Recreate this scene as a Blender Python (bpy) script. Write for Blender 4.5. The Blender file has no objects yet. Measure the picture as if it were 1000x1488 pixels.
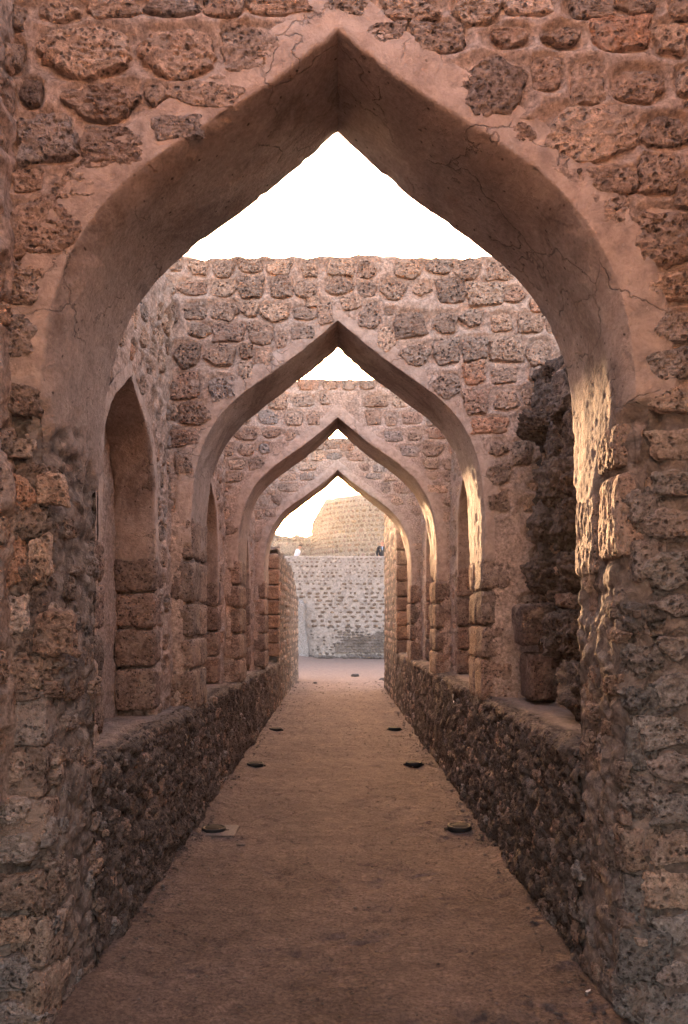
import bpy, math, random
import numpy as np
from mathutils import Vector, Matrix
random.seed(7); RNG = np.random.default_rng(11)
S = bpy.context.scene; COL = S.collection; R = math.radians

# ------------------------------------------------------------ camera, sky, sun, exposure
cam = bpy.data.objects.new('camera', bpy.data.cameras.new('camera')); COL.objects.link(cam)
cam.location = (0, 0, 1.6); cam.rotation_euler = (R(90), 0, 0)
cam.data.sensor_fit = 'HORIZONTAL'; cam.data.sensor_width = 36; cam.data.lens = 41.4
cam.data.shift_x = 0.009; cam.data.shift_y = 0.159
cam.data.clip_start = 0.05; cam.data.clip_end = 3000
S.camera = cam
SUN_AZ, SUN_EL = R(-5.1), R(6.5)          # azimuth from +Y (negative: towards -X)
w = bpy.data.worlds.new('World'); S.world = w; w.use_nodes = True
nt = w.node_tree; bg = nt.nodes['Background']
sky = nt.nodes.new('ShaderNodeTexSky'); sky.sky_type = 'NISHITA'; sky.sun_disc = False
sky.sun_elevation = SUN_EL; sky.sun_rotation = SUN_AZ; sky.air_density = 1.0; sky.dust_density = 5.0; sky.ozone_density = 0.6
wb = nt.nodes.new('ShaderNodeMix'); wb.data_type = 'RGBA'; wb.blend_type = 'MULTIPLY'; wb.inputs[0].default_value = 1; wb.inputs[7].default_value = (1.19, .955, .915, 1)   # film white balance
nt.links.new(sky.outputs[0], wb.inputs[6]); nt.links.new(wb.outputs[2], bg.inputs[0]); bg.inputs[1].default_value = 0.15
sun = bpy.data.objects.new('sun', bpy.data.lights.new('sun', 'SUN')); COL.objects.link(sun)
sd = Vector((math.sin(SUN_AZ)*math.cos(SUN_EL), math.cos(SUN_AZ)*math.cos(SUN_EL), math.sin(SUN_EL)))
sun.rotation_euler = sd.to_track_quat('Z', 'Y').to_euler()
sun.data.energy = 2.1; sun.data.angle = R(0.9); sun.data.color = (1.0, 0.62, 0.33)
S.view_settings.view_transform = 'Standard'; S.view_settings.look = 'None'
S.view_settings.exposure = 3.76; S.view_settings.gamma = 1; S.view_settings.use_curve_mapping = False
S.render.engine = 'CYCLES'
S.cycles.max_bounces = 6; S.cycles.diffuse_bounces = 5; S.cycles.volume_bounces = 1

# ------------------------------------------------------------ noise
def _h(ix, iy, iz, seed):
    with np.errstate(over='ignore'):
        n = (ix.astype(np.uint32)*np.uint32(374761393) + iy.astype(np.uint32)*np.uint32(668265263)
             + iz.astype(np.uint32)*np.uint32(2147483647 & 1274126177) + np.uint32((seed*974711+12345) & 0xffffffff))
        n = (n ^ (n >> np.uint32(13)))*np.uint32(1103515245)
        n = (n ^ (n >> np.uint32(15)))*np.uint32(2246822519)
        n = n ^ (n >> np.uint32(16))
    return n.astype(np.float64)/4294967295.0
def vn(P, seed=0):
    i = np.floor(P).astype(np.int64); f = P - i; f = f*f*f*(f*(f*6-15)+10)
    x, y, z = i[..., 0], i[..., 1], i[..., 2]; fx, fy, fz = f[..., 0], f[..., 1], f[..., 2]
    def c(a, b, d): return _h(x+a, y+b, z+d, seed)
    x00 = c(0,0,0)*(1-fx)+c(1,0,0)*fx; x10 = c(0,1,0)*(1-fx)+c(1,1,0)*fx
    x01 = c(0,0,1)*(1-fx)+c(1,0,1)*fx; x11 = c(0,1,1)*(1-fx)+c(1,1,1)*fx
    return ((x00*(1-fy)+x10*fy)*(1-fz)+(x01*(1-fy)+x11*fy)*fz)*2-1
def fbm(P, scale, octv=4, seed=0, gain=.5):
    out = 0; a = 1; t = 0; p = P*scale
    for k in range(octv):
        out = out + a*vn(p, seed+k*17); t += a; a *= gain
        p = np.stack([p[..., 0]*1.62+p[..., 1]*1.18+3.1, -p[..., 0]*1.18+p[..., 1]*1.62+7.7, p[..., 2]*2.03+1.3], -1)
    return out/t
def worley(P, scale, seed=0):
    p = P*scale; i = np.floor(p).astype(np.int64); best = np.full(p.shape[:-1], 9.); sec = best.copy()
    for dx in (-1, 0, 1):
        for dy in (-1, 0, 1):
            for dz in (-1, 0, 1):
                a, b, c = i[..., 0]+dx, i[..., 1]+dy, i[..., 2]+dz
                d = (a+_h(a, b, c, seed)-p[..., 0])**2+(b+_h(a, b, c, seed+1)-p[..., 1])**2+(c+_h(a, b, c, seed+2)-p[..., 2])**2
                sec = np.minimum(sec, np.maximum(d, best)); best = np.minimum(best, d)
    return np.sqrt(best), np.sqrt(sec)
def ss(a, b, x):
    t = np.clip((x-a)/(b-a), 0, 1); return t*t*(3-2*t)

# ------------------------------------------------------------ materials
def lin(r, g, b): return (r, g, b, 1)
def mat_new(name):
    m = bpy.data.materials.new(name); m.use_nodes = True; n = m.node_tree; b = n.nodes['Principled BSDF']
    b.inputs['Roughness'].default_value = .93; b.inputs['Specular IOR Level'].default_value = .18
    return m, n, b
def N(n, t, **k):
    x = n.nodes.new(t)
    for a, v in k.items(): setattr(x, a, v)
    return x
def noise(n, pos, sc, det=6, rough=.6, dist=0):
    x = N(n, 'ShaderNodeTexNoise'); x.inputs['Scale'].default_value = sc; x.inputs['Detail'].default_value = det
    x.inputs['Roughness'].default_value = rough; x.inputs['Distortion'].default_value = dist
    n.links.new(pos, x.inputs['Vector']); return x.outputs['Fac']
def ramp(n, fac, *st):
    x = N(n, 'ShaderNodeValToRGB'); e = x.color_ramp.elements
    while len(e) < len(st): e.new(.5)
    for q, (p, c) in zip(e, st): q.position = p; q.color = c if len(c) == 4 else (*c, 1)
    n.links.new(fac, x.inputs[0]); return x.outputs[0]
def mix(n, fac, a, b, mode='MIX'):
    x = N(n, 'ShaderNodeMix', data_type='RGBA', blend_type=mode)
    for s, v in ((x.inputs[0], fac), (x.inputs[6], a), (x.inputs[7], b)):
        if isinstance(v, (int, float)): s.default_value = v
        elif isinstance(v, tuple): s.default_value = v if len(v) == 4 else (*v, 1)
        else: n.links.new(v, s)
    return x.outputs[2]
def math_(n, op, a, b=0.):
    x = N(n, 'ShaderNodeMath', operation=op)
    for s, v in ((x.inputs[0], a), (x.inputs[1], b)):
        if isinstance(v, (int, float)): s.default_value = v
        else: n.links.new(v, s)
    return x.outputs[0]
def bump(n, b, h, dist, strength=1., prev=None):
    x = N(n, 'ShaderNodeBump'); x.inputs['Strength'].default_value = strength; x.inputs['Distance'].default_value = dist
    n.links.new(h, x.inputs['Height'])
    if prev: n.links.new(prev, x.inputs['Normal'])
    n.links.new(x.outputs[0], b.inputs['Normal']); return x.outputs[0]
def pores(n, pos, sc, size=.36):
    v = N(n, 'ShaderNodeTexVoronoi'); v.inputs['Scale'].default_value = sc
    d = N(n, 'ShaderNodeVectorMath', operation='ADD'); m = N(n, 'ShaderNodeTexNoise'); m.inputs['Scale'].default_value = sc*.6
    n.links.new(pos, m.inputs['Vector']); s = N(n, 'ShaderNodeVectorMath', operation='SCALE'); s.inputs['Scale'].default_value = .9/sc
    n.links.new(m.outputs['Color'], s.inputs[0]); n.links.new(pos, d.inputs[0]); n.links.new(s.outputs[0], d.inputs[1])
    n.links.new(d.outputs[0], v.inputs['Vector'])
    return ramp(n, v.outputs['Distance'], (size*.45, (0, 0, 0)), (size, (1, 1, 1)))
def earth(name, c1, c2, c3, relief=.004, poresc=0, attr=None, fc=.75, tint=False, mortar=None, bscale=45):
    m, n, b = mat_new(name); g = N(n, 'ShaderNodeNewGeometry'); pos = g.outputs['Position']
    big = noise(n, pos, 1.7, 5, .6, .6); mid = noise(n, pos, 11, 8, .68, .4); fine = noise(n, pos, bscale, 8, .72)
    col = ramp(n, math_(n, 'ADD', math_(n, 'MULTIPLY', big, .45), math_(n, 'MULTIPLY', mid, .55)), (.34, c1), (.5, c2), (.66, c3))
    if tint:
        oi = N(n, 'ShaderNodeObjectInfo'); col = mix(n, 1., col, oi.outputs['Color'], 'MULTIPLY')
        hv = N(n, 'ShaderNodeHueSaturation'); n.links.new(math_(n, 'ADD', math_(n, 'MULTIPLY', oi.outputs['Random'], .32), .84), hv.inputs['Value'])
        n.links.new(math_(n, 'ADD', math_(n, 'MULTIPLY', oi.outputs['Random'], .3), .85), hv.inputs['Saturation'])
        n.links.new(col, hv.inputs['Color']); col = hv.outputs[0]
    col = mix(n, fc, col, ramp(n, fine, (.34, (.30, .27, .26)), (.64, (1.45, 1.43, 1.41))), 'MULTIPLY')
    h = fine
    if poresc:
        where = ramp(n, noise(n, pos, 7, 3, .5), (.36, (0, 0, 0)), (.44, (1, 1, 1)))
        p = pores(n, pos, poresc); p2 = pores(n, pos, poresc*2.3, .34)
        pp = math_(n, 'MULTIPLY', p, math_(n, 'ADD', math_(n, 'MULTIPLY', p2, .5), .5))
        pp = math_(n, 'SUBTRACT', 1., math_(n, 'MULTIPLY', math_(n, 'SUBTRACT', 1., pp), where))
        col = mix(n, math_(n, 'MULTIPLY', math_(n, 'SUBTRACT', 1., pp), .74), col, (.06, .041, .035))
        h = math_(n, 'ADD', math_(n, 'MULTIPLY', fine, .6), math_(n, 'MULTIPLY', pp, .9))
    if mortar:      # lime mortar smeared over the stone
        f = ramp(n, noise(n, pos, 5.5, 7, .7, .5), (.52, (0, 0, 0)), (.60, (1, 1, 1)))
        col = mix(n, math_(n, 'MULTIPLY', f, .62), col, mortar)
    n.links.new(col, b.inputs['Base Color'])
    nb = bump(n, b, mid, relief*7, 1.); bump(n, b, h, relief*2.4, 1., nb)
    return m
MORT = ((.36, .27, .225), (.50, .38, .32), (.61, .48, .41))
M = {}
M['mortar'] = earth('lime_mortar', *MORT, relief=.004)
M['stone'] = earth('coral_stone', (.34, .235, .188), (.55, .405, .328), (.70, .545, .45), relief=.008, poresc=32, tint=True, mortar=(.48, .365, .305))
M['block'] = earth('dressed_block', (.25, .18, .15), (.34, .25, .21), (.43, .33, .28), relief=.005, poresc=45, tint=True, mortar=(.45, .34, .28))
M['plaster'] = earth('arch_plaster', (.28, .215, .19), (.37, .29, .255), (.46, .37, .33), relief=.003, bscale=55, fc=.35)
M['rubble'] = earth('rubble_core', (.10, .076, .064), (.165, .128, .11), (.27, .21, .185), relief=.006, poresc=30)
M['sand'] = earth('sandy_path', (.122, .084, .072), (.19, .135, .117), (.275, .197, .173), relief=.007, bscale=50)
def sand_mat():      # the path's brown sand gives way to the paler moat floor beyond the walls
    m = M['sand']; n = m.node_tree; b = n.nodes['Principled BSDF']; src = b.inputs['Base Color'].links[0].from_socket
    g = N(n, 'ShaderNodeNewGeometry'); sp = N(n, 'ShaderNodeSeparateXYZ'); n.links.new(g.outputs['Position'], sp.inputs[0])
    f = math_(n, 'ADD', math_(n, 'MULTIPLY', sp.outputs[1], .09), math_(n, 'MULTIPLY', noise(n, g.outputs['Position'], .8, 6, .65), .9))
    f = ramp(n, math_(n, 'SUBTRACT', f, 1.75), (.15, (0, 0, 0)), (.75, (1, 1, 1)))
    dk = ramp(n, noise(n, g.outputs['Position'], 3.2, 8, .72, 1.2), (.50, (0, 0, 0)), (.68, (1, 1, 1)))
    src = mix(n, math_(n, 'MULTIPLY', dk, .75), src, (.12, .085, .075))
    n.links.new(mix(n, f, src, ramp(n, noise(n, g.outputs['Position'], 6, 8, .7), (.35, (.22, .15, .127)), (.65, (.30, .215, .18)))), b.inputs['Base Color'])
sand_mat()
M['plain'] = earth('moat_sand', (.36, .29, .24), (.42, .34, .29), (.47, .39, .33), relief=.006, bscale=30)
M['lime'] = earth('pale_limewash', (.30, .255, .235), (.37, .315, .29), (.43, .37, .345), relief=.006, bscale=9, fc=.5)
M['palestone'] = earth('pale_fort_stone', (.22, .165, .135), (.31, .24, .20), (.39, .315, .27), relief=.015, bscale=14, tint=True)
M['fortmortar'] = earth('fort_mortar', (.29, .245, .205), (.355, .30, .255), (.41, .355, .305), relief=.01, bscale=14)
def arch_mat():                       # smooth plaster that has fallen off low down, showing the rubble core
    m = M['plaster'].copy(); m.name = 'broken_arch_plaster'; n = m.node_tree; b = n.nodes['Principled BSDF']
    src = b.inputs['Base Color'].links[0].from_socket
    a = N(n, 'ShaderNodeAttribute', attribute_name='rub'); g = N(n, 'ShaderNodeNewGeometry')
    mid = noise(n, g.outputs['Position'], 14, 8, .7, .4)
    col = ramp(n, mid, (.34, (.15, .115, .10)), (.50, (.27, .21, .18)), (.64, (.45, .36, .31)))
    bn = N(n, 'ShaderNodeAttribute', attribute_name='band'); mc = ramp(n, mid, (.34, MORT[0]), (.5, MORT[1]), (.66, MORT[2]))
    st1 = ramp(n, noise(n, g.outputs['Position'], 1.6, 7, .7, .8), (.42, (1.12, 1.1, 1.08)), (.52, (1, 1, 1)), (.60, (.72, .69, .68)))
    src = mix(n, 1., src, st1, 'MULTIPLY'); pk = pores(n, g.outputs['Position'], 17, .13); src = mix(n, math_(n, 'SUBTRACT', 1., pk), src, (.10, .07, .06))
    fin_out = N(n, 'ShaderNodeMix', data_type='RGBA'); n.links.new(mix(n, a.outputs['Fac'], mix(n, bn.outputs['Fac'], src, mc), col), fin_out.inputs[7]); fin_out.inputs[6].default_value = (.06, .042, .036, 1); n.links.new(fin_out.outputs[2], b.inputs['Base Color'])
    # hairline cracks in the render coat
    v = N(n, 'ShaderNodeTexVoronoi', feature='DISTANCE_TO_EDGE'); v.inputs['Scale'].default_value = 1.9
    wv = N(n, 'ShaderNodeVectorMath', operation='ADD'); nn = N(n, 'ShaderNodeTexNoise'); nn.inputs['Scale'].default_value = 4; nn.inputs['Detail'].default_value = 6
    n.links.new(g.outputs['Position'], nn.inputs['Vector']); sc = N(n, 'ShaderNodeVectorMath', operation='SCALE'); sc.inputs['Scale'].default_value = .5
    n.links.new(nn.outputs['Color'], sc.inputs[0]); n.links.new(g.outputs['Position'], wv.inputs[0]); n.links.new(sc.outputs[0], wv.inputs[1])
    n.links.new(wv.outputs[0], v.inputs['Vector'])
    cr = ramp(n, v.outputs['Distance'], (.0, (0, 0, 0)), (.010, (1, 1, 1)))
    gate = ramp(n, noise(n, g.outputs['Position'], 2.2, 3), (.5, (0, 0, 0)), (.54, (1, 1, 1)))
    cr = math_(n, 'MAXIMUM', cr, gate); n.links.new(math_(n, 'ADD', math_(n, 'MULTIPLY', cr, .3), .7), fin_out.inputs[0])
    prev = b.inputs['Normal'].links[0].from_socket
    x = N(n, 'ShaderNodeBump'); x.inputs['Distance'].default_value = .006; n.links.new(cr, x.inputs['Height']); n.links.new(prev, x.inputs['Normal'])
    x2 = N(n, 'ShaderNodeBump'); x2.inputs['Distance'].default_value = .03; n.links.new(math_(n, 'MULTIPLY', mid, a.outputs['Fac']), x2.inputs['Height']); n.links.new(x.outputs[0], x2.inputs['Normal'])
    n.links.new(x2.outputs[0], b.inputs['Normal'])
    return m
M['arch'] = arch_mat()
def plain(name, c, rough=.6, metal=0, spec=.4):
    m, n, b = mat_new(name); g = N(n, 'ShaderNodeNewGeometry'); f = noise(n, g.outputs['Position'], 60, 5)
    k = tuple(x*.75 for x in c); q = tuple(min(1, x*1.2) for x in c)
    n.links.new(ramp(n, f, (.35, k), (.65, q)), b.inputs['Base Color'])
    b.inputs['Roughness'].default_value = rough; b.inputs['Metallic'].default_value = metal; b.inputs['Specular IOR Level'].default_value = spec
    return m
M['black'] = plain('black_metal', (.015, .014, .015), .7, spec=.25); M['glass'] = plain('dusty_lens', (.03, .025, .023), .85, spec=.1)
M['concrete'] = plain('concrete_plate', (.17, .13, .115), .9); M['white'] = plain('white_scrap', (.75, .72, .70), .7)
M['skin'] = plain('skin', (.45, .25, .18), .6); M['hair'] = plain('dark_hair', (.03, .018, .012), .7); M['bald'] = plain('sunburnt_skin', (.50, .25, .18), .6)
M['jacket'] = plain('black_jacket', (.015, .017, .025), .8); M['shirt'] = plain('white_shirt', (.62, .66, .78), .8)
M['blue'] = plain('blue_shirt', (.30, .42, .66), .8); M['trouser'] = plain('grey_trousers', (.08, .08, .09), .8)
M['darkrock'] = earth('dark_rock', (.12, .095, .085), (.20, .165, .15), (.32, .27, .25), relief=.01)

# ------------------------------------------------------------ mesh helpers
def tag(o, label=None, cat=None, group=None, kind=None):
    for k, v in (('label', label), ('category', cat), ('group', group), ('kind', kind)):
        if v: o[k] = v
    return o
def empty(name, loc, label, cat, group=None):
    o = bpy.data.objects.new(name, None); COL.objects.link(o); o.location = loc; o.empty_display_size = .2
    return tag(o, label, cat, group, 'thing')
def link(name, me, parent=None):
    o = bpy.data.objects.new(name, me); COL.objects.link(o)
    if parent is not None:
        o.parent = parent; o.matrix_parent_inverse = Matrix.Translation(-parent.location)
    return o
def mesh_np(name, V, F, mat, smooth=True, attrs=None):
    me = bpy.data.meshes.new(name); V = np.ascontiguousarray(V, dtype=np.float32); F = np.ascontiguousarray(F, dtype=np.int32)
    k = F.shape[1]; me.vertices.add(len(V)); me.vertices.foreach_set('co', V.ravel())
    me.loops.add(F.size); me.loops.foreach_set('vertex_index', F.ravel())
    me.polygons.add(len(F)); me.polygons.foreach_set('loop_start', np.arange(0, F.size, k, dtype=np.int32))
    me.polygons.foreach_set('loop_total', np.full(len(F), k, dtype=np.int32))
    me.update(calc_edges=True)
    if smooth: me.polygons.foreach_set('use_smooth', np.ones(len(F), dtype=bool))
    if attrs:
        for n, a in attrs.items():
            at = me.attributes.new(n, 'FLOAT', 'POINT'); at.data.foreach_set('value', np.ascontiguousarray(a, dtype=np.float32).ravel())
    if mat: me.materials.append(mat)
    return me
def grid_faces(ny, nx, mask=None, flip=False, off=0):
    i = np.arange(ny*nx).reshape(ny, nx); f = np.stack([i[:-1, :-1], i[:-1, 1:], i[1:, 1:], i[1:, :-1]], -1)
    if flip: f = f[..., ::-1]
    f = f.reshape(-1, 4)
    if mask is not None:
        mk = (mask[:-1, :-1] & mask[:-1, 1:] & mask[1:, 1:] & mask[1:, :-1]).ravel(); f = f[mk]
    return f + off
def compact(V, F, attrs=None):
    u, inv = np.unique(F, return_inverse=True)
    return V[u], inv.reshape(F.shape), ({k: a[u] for k, a in attrs.items()} if attrs else None)
class Fr:        # a wall frame: u along, z up, w out of the face
    def __init__(s, O, U, W):
        s.O, s.U, s.W = np.array(O, float), np.array(U, float), np.array(W, float); s.Z = np.array((0, 0, 1.))
        s.flip = np.dot(np.cross(s.U, s.Z), s.W) < 0
    def P(s, u, v, w):
        return s.O + u[..., None]*s.U + v[..., None]*s.Z + w[..., None]*s.W
def joined(parts):
    Vs, Fs, As, o = [], [], [], 0
    for V, F, A in parts:
        Vs.append(V); Fs.append(F+o); As.append(A if A is not None else np.zeros(len(V))); o += len(V)
    return np.concatenate(Vs), np.concatenate(Fs), np.concatenate(As)

# ------------------------------------------------------------ the pointed opening
HALF = [(1.10, -.05), (1.10, .6), (1.10, 1.2), (1.10, 1.8), (1.10, 2.25), (1.095, 2.5), (1.075, 2.70), (1.035, 2.87), (.965, 3.03), (.87, 3.17), (.76, 3.282),
        (.62, 3.39), (.455, 3.512), (.24, 3.675), (0, 3.884)]
def resample(pts, step):
    pts = np.array(pts, float)
    out = [pts[0]]
    for i in range(len(pts)-1):      # Catmull-Rom
        p0 = pts[max(i-1, 0)]; p1 = pts[i]; p2 = pts[i+1]; p3 = pts[min(i+2, len(pts)-1)]
        n = max(2, int(np.linalg.norm(p2-p1)/step*2))
        for t in np.linspace(0, 1, n+1)[1:]:
            out.append(.5*((2*p1)+(-p0+p2)*t+(2*p0-5*p1+4*p2-p3)*t*t+(-p0+3*p1-3*p2+p3)*t**3))
    out = np.array(out); d = np.concatenate([[0], np.cumsum(np.linalg.norm(np.diff(out, axis=0), axis=1))])
    s = np.linspace(0, d[-1], max(8, int(d[-1]/step)))
    return np.stack([np.interp(s, d, out[:, 0]), np.interp(s, d, out[:, 1])], 1)
def sdist(U, V, half, uc=0.):        # signed distance to the opening, negative inside
    h = resample(half, .06); poly = np.concatenate([h, (h*[-1, 1])[::-1][1:]]) + [uc, 0]
    shape = U.shape; p = np.stack([U.ravel(), V.ravel()], 1); best = np.full(len(p), 1e9)
    for a, b in zip(poly[:-1], poly[1:]):
        ab = b-a; t = np.clip(((p-a)@ab)/(ab@ab), 0, 1); best = np.minimum(best, ((p-a-t[:, None]*ab)**2).sum(1))
    d = np.sqrt(best); hw = np.interp(p[:, 1], h[:, 1], h[:, 0], right=-1, left=h[0, 0])
    ins = (np.abs(p[:, 0]-uc) < hw) & (p[:, 1] < h[-1, 1])
    return np.where(ins, -d, d).reshape(shape)

# ------------------------------------------------------------ stone variants
def stone_geo(nr, na, k, seed, p=10, dome=3.5, relief=1., block=False):
    r = np.random.default_rng(seed); th = np.linspace(0, 2*np.pi, na, endpoint=False)
    if block: phi = np.array([0, .5, 1, 1.5])*np.pi + r.normal(0, .02, 4); d = np.ones(4)*.97
    else:
        phi = np.linspace(0, 2*np.pi, k, endpoint=False)+r.uniform(0, 1)*(2*np.pi/k if k != 4 else .15)+r.normal(0, .22 if k != 4 else .1, k); d = r.uniform(.78, 1., k)
    s = 0
    for q, dd in zip(phi, d): s = s+(np.maximum(np.cos(th-q), 0)/dd)**p
    Rr = s**(-1/p)
    Rr = Rr*(1+.05*np.sign(np.sin(th*5+seed))*np.abs(np.sin(th*5+seed))**3); x = Rr*np.cos(th); y = Rr*np.sin(th); Rr = Rr/ max(np.abs(x).max(), np.abs(y).max())
    rr = np.linspace(0, 1, nr+1)[1:]**.8
    c = np.stack([np.cos(th)[None, :]*rr[:, None]*Rr, np.sin(th)[None, :]*rr[:, None]*Rr, np.zeros((nr, na))], -1)
    P = np.concatenate([[[0, 0, 0]], c.reshape(-1, 3)]); rad = np.concatenate([[0], np.repeat(rr, na)])
    off = np.array([seed*7.3, seed*3.1, seed*1.7])
    wob = fbm(P+off, 2.0, 5, seed, .65)*.24*relief*rad
    P[:, :2] *= (1+wob)[:, None]
    z = .34*(1-rad**(dome+2)) + relief*(fbm(P+off, 1.5, 3, seed+3)*.30 - np.abs(fbm(P+off, 3.1, 3, seed+13))*.42 + .06 + fbm(P+off, 6., 4, seed+5, .65)*.26)
    f1, f2 = worley(P+off, 5.5, seed)
    z -= relief*.34*ss(.45, .1, f1)*(1-rad**6)*ss(-.1, .25, vn(P*1.3+off, seed+9))
    z -= 1.0*ss(.88, 1., rad)
    z = np.where(rad > .9, z, z)
    P[:, 2] = z
    F = [(0, 1+i, 1+(i+1) % na, 1+(i+1) % na) for i in range(na)]
    q = []
    for a in range(nr-1):
        for i in range(na):
            j = (i+1) % na; q.append((1+a*na+i, 1+(a+1)*na+i, 1+(a+1)*na+j, 1+a*na+j))
    tri = np.array([(0, 1+i, 1+(i+1) % na) for i in range(na)]); quad = np.array(q)
    F = np.concatenate([tri, quad[:, [0, 1, 2]], quad[:, [0, 2, 3]]])
    return P, F
GEO = {}
def pool(name, n, nr, na, mat, **kw):
    g = []
    for i in range(n):
        k = (4, 5, 4, 6, 4, 5, 7, 4)[i % 8]
        g.append(stone_geo(nr, na, k, 100+i+len(GEO)*50, p=(9, 7, 14, 6, 10, 12)[i % 6], dome=(3., 5., 2.5, 6.)[i % 4], **kw))
    GEO[name] = (g, [mesh_np(name, V, F, mat) for V, F in g])
pool('stone_near', 26, 30, 90, M['stone'])
pool('stone_mid', 20, 9, 28, M['stone'])
pool('stone_far', 12, 3, 10, M['stone'])
pool('stone_low', 22, 12, 36, M['stone'], relief=1.25)
pool('stone_block', 8, 8, 28, M['block'], block=True, relief=.35)
pool('stone_tiny', 10, 2, 8, M['palestone'])
pool('stone_tinyblock', 6, 2, 12, M['palestone'], block=True, relief=.3)
def ball_geo(n, p, seed, amp, amp2):
    t = np.linspace(-1, 1, n); Vs, Fs = [], []; o = 0
    for ax in range(3):
        for sg in (-1, 1):
            A, B = np.meshgrid(t, t); C = np.full_like(A, sg); q = [None]*3; q[ax] = C; q[(ax+1) % 3] = A; q[(ax+2) % 3] = B
            P = np.stack(q, -1); Vs.append(P.reshape(-1, 3)); Fs.append(grid_faces(n, n, flip=sg < 0, off=o)); o += n*n
    V = np.concatenate(Vs); F = np.concatenate(Fs)
    key = np.round(V*1000).astype(np.int64); _, idx, inv = np.unique(key, axis=0, return_index=True, return_inverse=True)
    V = V[idx]; F = inv.reshape(-1)[F]
    V = V/((np.abs(V)**p).sum(1)**(1/p))[:, None]
    off = seed*np.array([3.3, 5.1, 2.7])
    d = 1+amp*fbm(V+off, 1.4, 3, seed)+amp2*fbm(V+off, 6, 3, seed+1)
    return V*d[:, None], F
ROCKG = [ball_geo(22, 3.2, s, .34, .24) for s in range(6)]; ROCKM = [mesh_np('rock', V, F, M['rubble']) for V, F in ROCKG]
ROCKS = [mesh_np('rock', V, F, M['stone']) for V, F in ROCKG]
GG = [ball_geo(3, 2.2, 60+s, .3, .1) for s in range(4)]
BLKG = [ball_geo(20, 9, 20+s, .09, .05) for s in range(6)]; CRN = [mesh_np('block', V, F, M['stone']) for V, F in BLKG]; BLKP = []
for i_ in range(3):      # blocks worn into deep vertical pits
    V_, F_b = ball_geo(44, 10, 40+i_, .05, .03); W_ = worley(V_*np.array([1, 1, .45])+i_*5, 5.5, 70+i_)[0]
    V_ = V_*(1-.055*ss(.46, .2, W_)-.02*ss(.3, .7, fbm(V_, 9, 3, 77))[...])[:, None]; BLKP.append(mesh_np('block', V_, F_b, M['block']))
BLKM = [mesh_np('block', V, F, M['block']) for V, F in BLKG]

TONES = {'m': (1, 1, 1), 'l': (1.2, 1.2, 1.18), 'g': (.88, 1.0, 1.13), 'G': (.76, .92, 1.06), 'd': (.88, .87, .87), 'v': (.72, .70, .70), 'r': (1.06, .92, .86), 'w': (1.7, 1.8, 1.9), 'b': (.75, .9, 1.05)}
def stone_matrix(fr, u, v, a, b, d, rot, w=0., fx=1, fy=1):
    c, s = math.cos(rot), math.sin(rot)
    X = (fr.U*c+fr.Z*s)*a*fx; Y = (-fr.U*s+fr.Z*c)*b*fy; Wv = fr.W*d
    O = fr.O+fr.U*u+fr.Z*v+fr.W*w
    return Matrix(((X[0], Y[0], Wv[0], O[0]), (X[1], Y[1], Wv[1], O[1]), (X[2], Y[2], Wv[2], O[2]), (0, 0, 0, 1)))
def put_stones(fr, stones, parent, pl, limit=300, name='stone', proud=0., keyf=None, depth=.34, restcol=(.95, .95, .95, 1)):
    """stones: (u, v, half_w, half_h, tone). The largest become parts, the rest one joined part."""
    geos, meshes = GEO[pl]; st = list(stones)
    if len(st) > limit:
        st.sort(key=keyf or (lambda s: -s[2]*s[3]))
    rest = []
    for i, (u, v, a, b, tone) in enumerate(st):
        k = random.randrange(len(geos)); d = max(.02, min(a, b)*depth*random.uniform(.8, 1.25)); rot = random.gauss(0, .05)
        # mirrored in pairs so the outline keeps its handedness
        fx, fy = random.choice(((1, 1), (-1, -1))); m = stone_matrix(fr, u, v, a, b, d, rot, proud+random.uniform(-.006, .006), fx, fy)
        if i < limit:
            o = bpy.data.objects.new(name, meshes[k]); COL.objects.link(o); o.parent = parent
            o.matrix_world = m; o.matrix_parent_inverse = Matrix.Translation(-parent.location)
            t = TONES[tone] if isinstance(tone, str) else tone; o.color = (*t, 1)
        else: rest.append((k, np.array(m)))
    if rest:
        parts = []
        for k, m in rest:
            V, F = geos[k]; parts.append((V@m[:3, :3].T+m[:3, 3], F, None))
        V, F, A = joined(parts); o = link('small_stones', mesh_np('small_stones', V, F, meshes[0].materials[0]), parent); o['kind'] = 'stuff'
    o.color = restcol
def rtone():
    return random.choices('mlgdvrb', (6, 5, 1.2, 2.2, 1.0, 1.8, .15))[0]
def courses(u0, u1, v0, v1, hw, hh, ok, jit=.25, gap=.2, fill=None):
    """irregular courses; hw, hh are mean half sizes"""
    out = []; v = v0
    while v < v1:
        h = hh*random.uniform(.75, 1.25); u = u0+random.uniform(-hw, hw)
        while u < u1:
            a = hw*random.uniform(.6, 1.45); b = h*random.uniform(.7, 1.08); cu = u+a
            cv = v+h+random.uniform(-jit, jit)*h
            if ok(cu, cv, a, b) and random.random() < .96:
                out.append((cu, cv, a*(1-gap*.5), b*(1-gap*.35), rtone()))
            u += 2*a+hw*gap*random.uniform(.6, 1.6)
        v += 2*h*(1+gap*.5)
    return out
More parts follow.
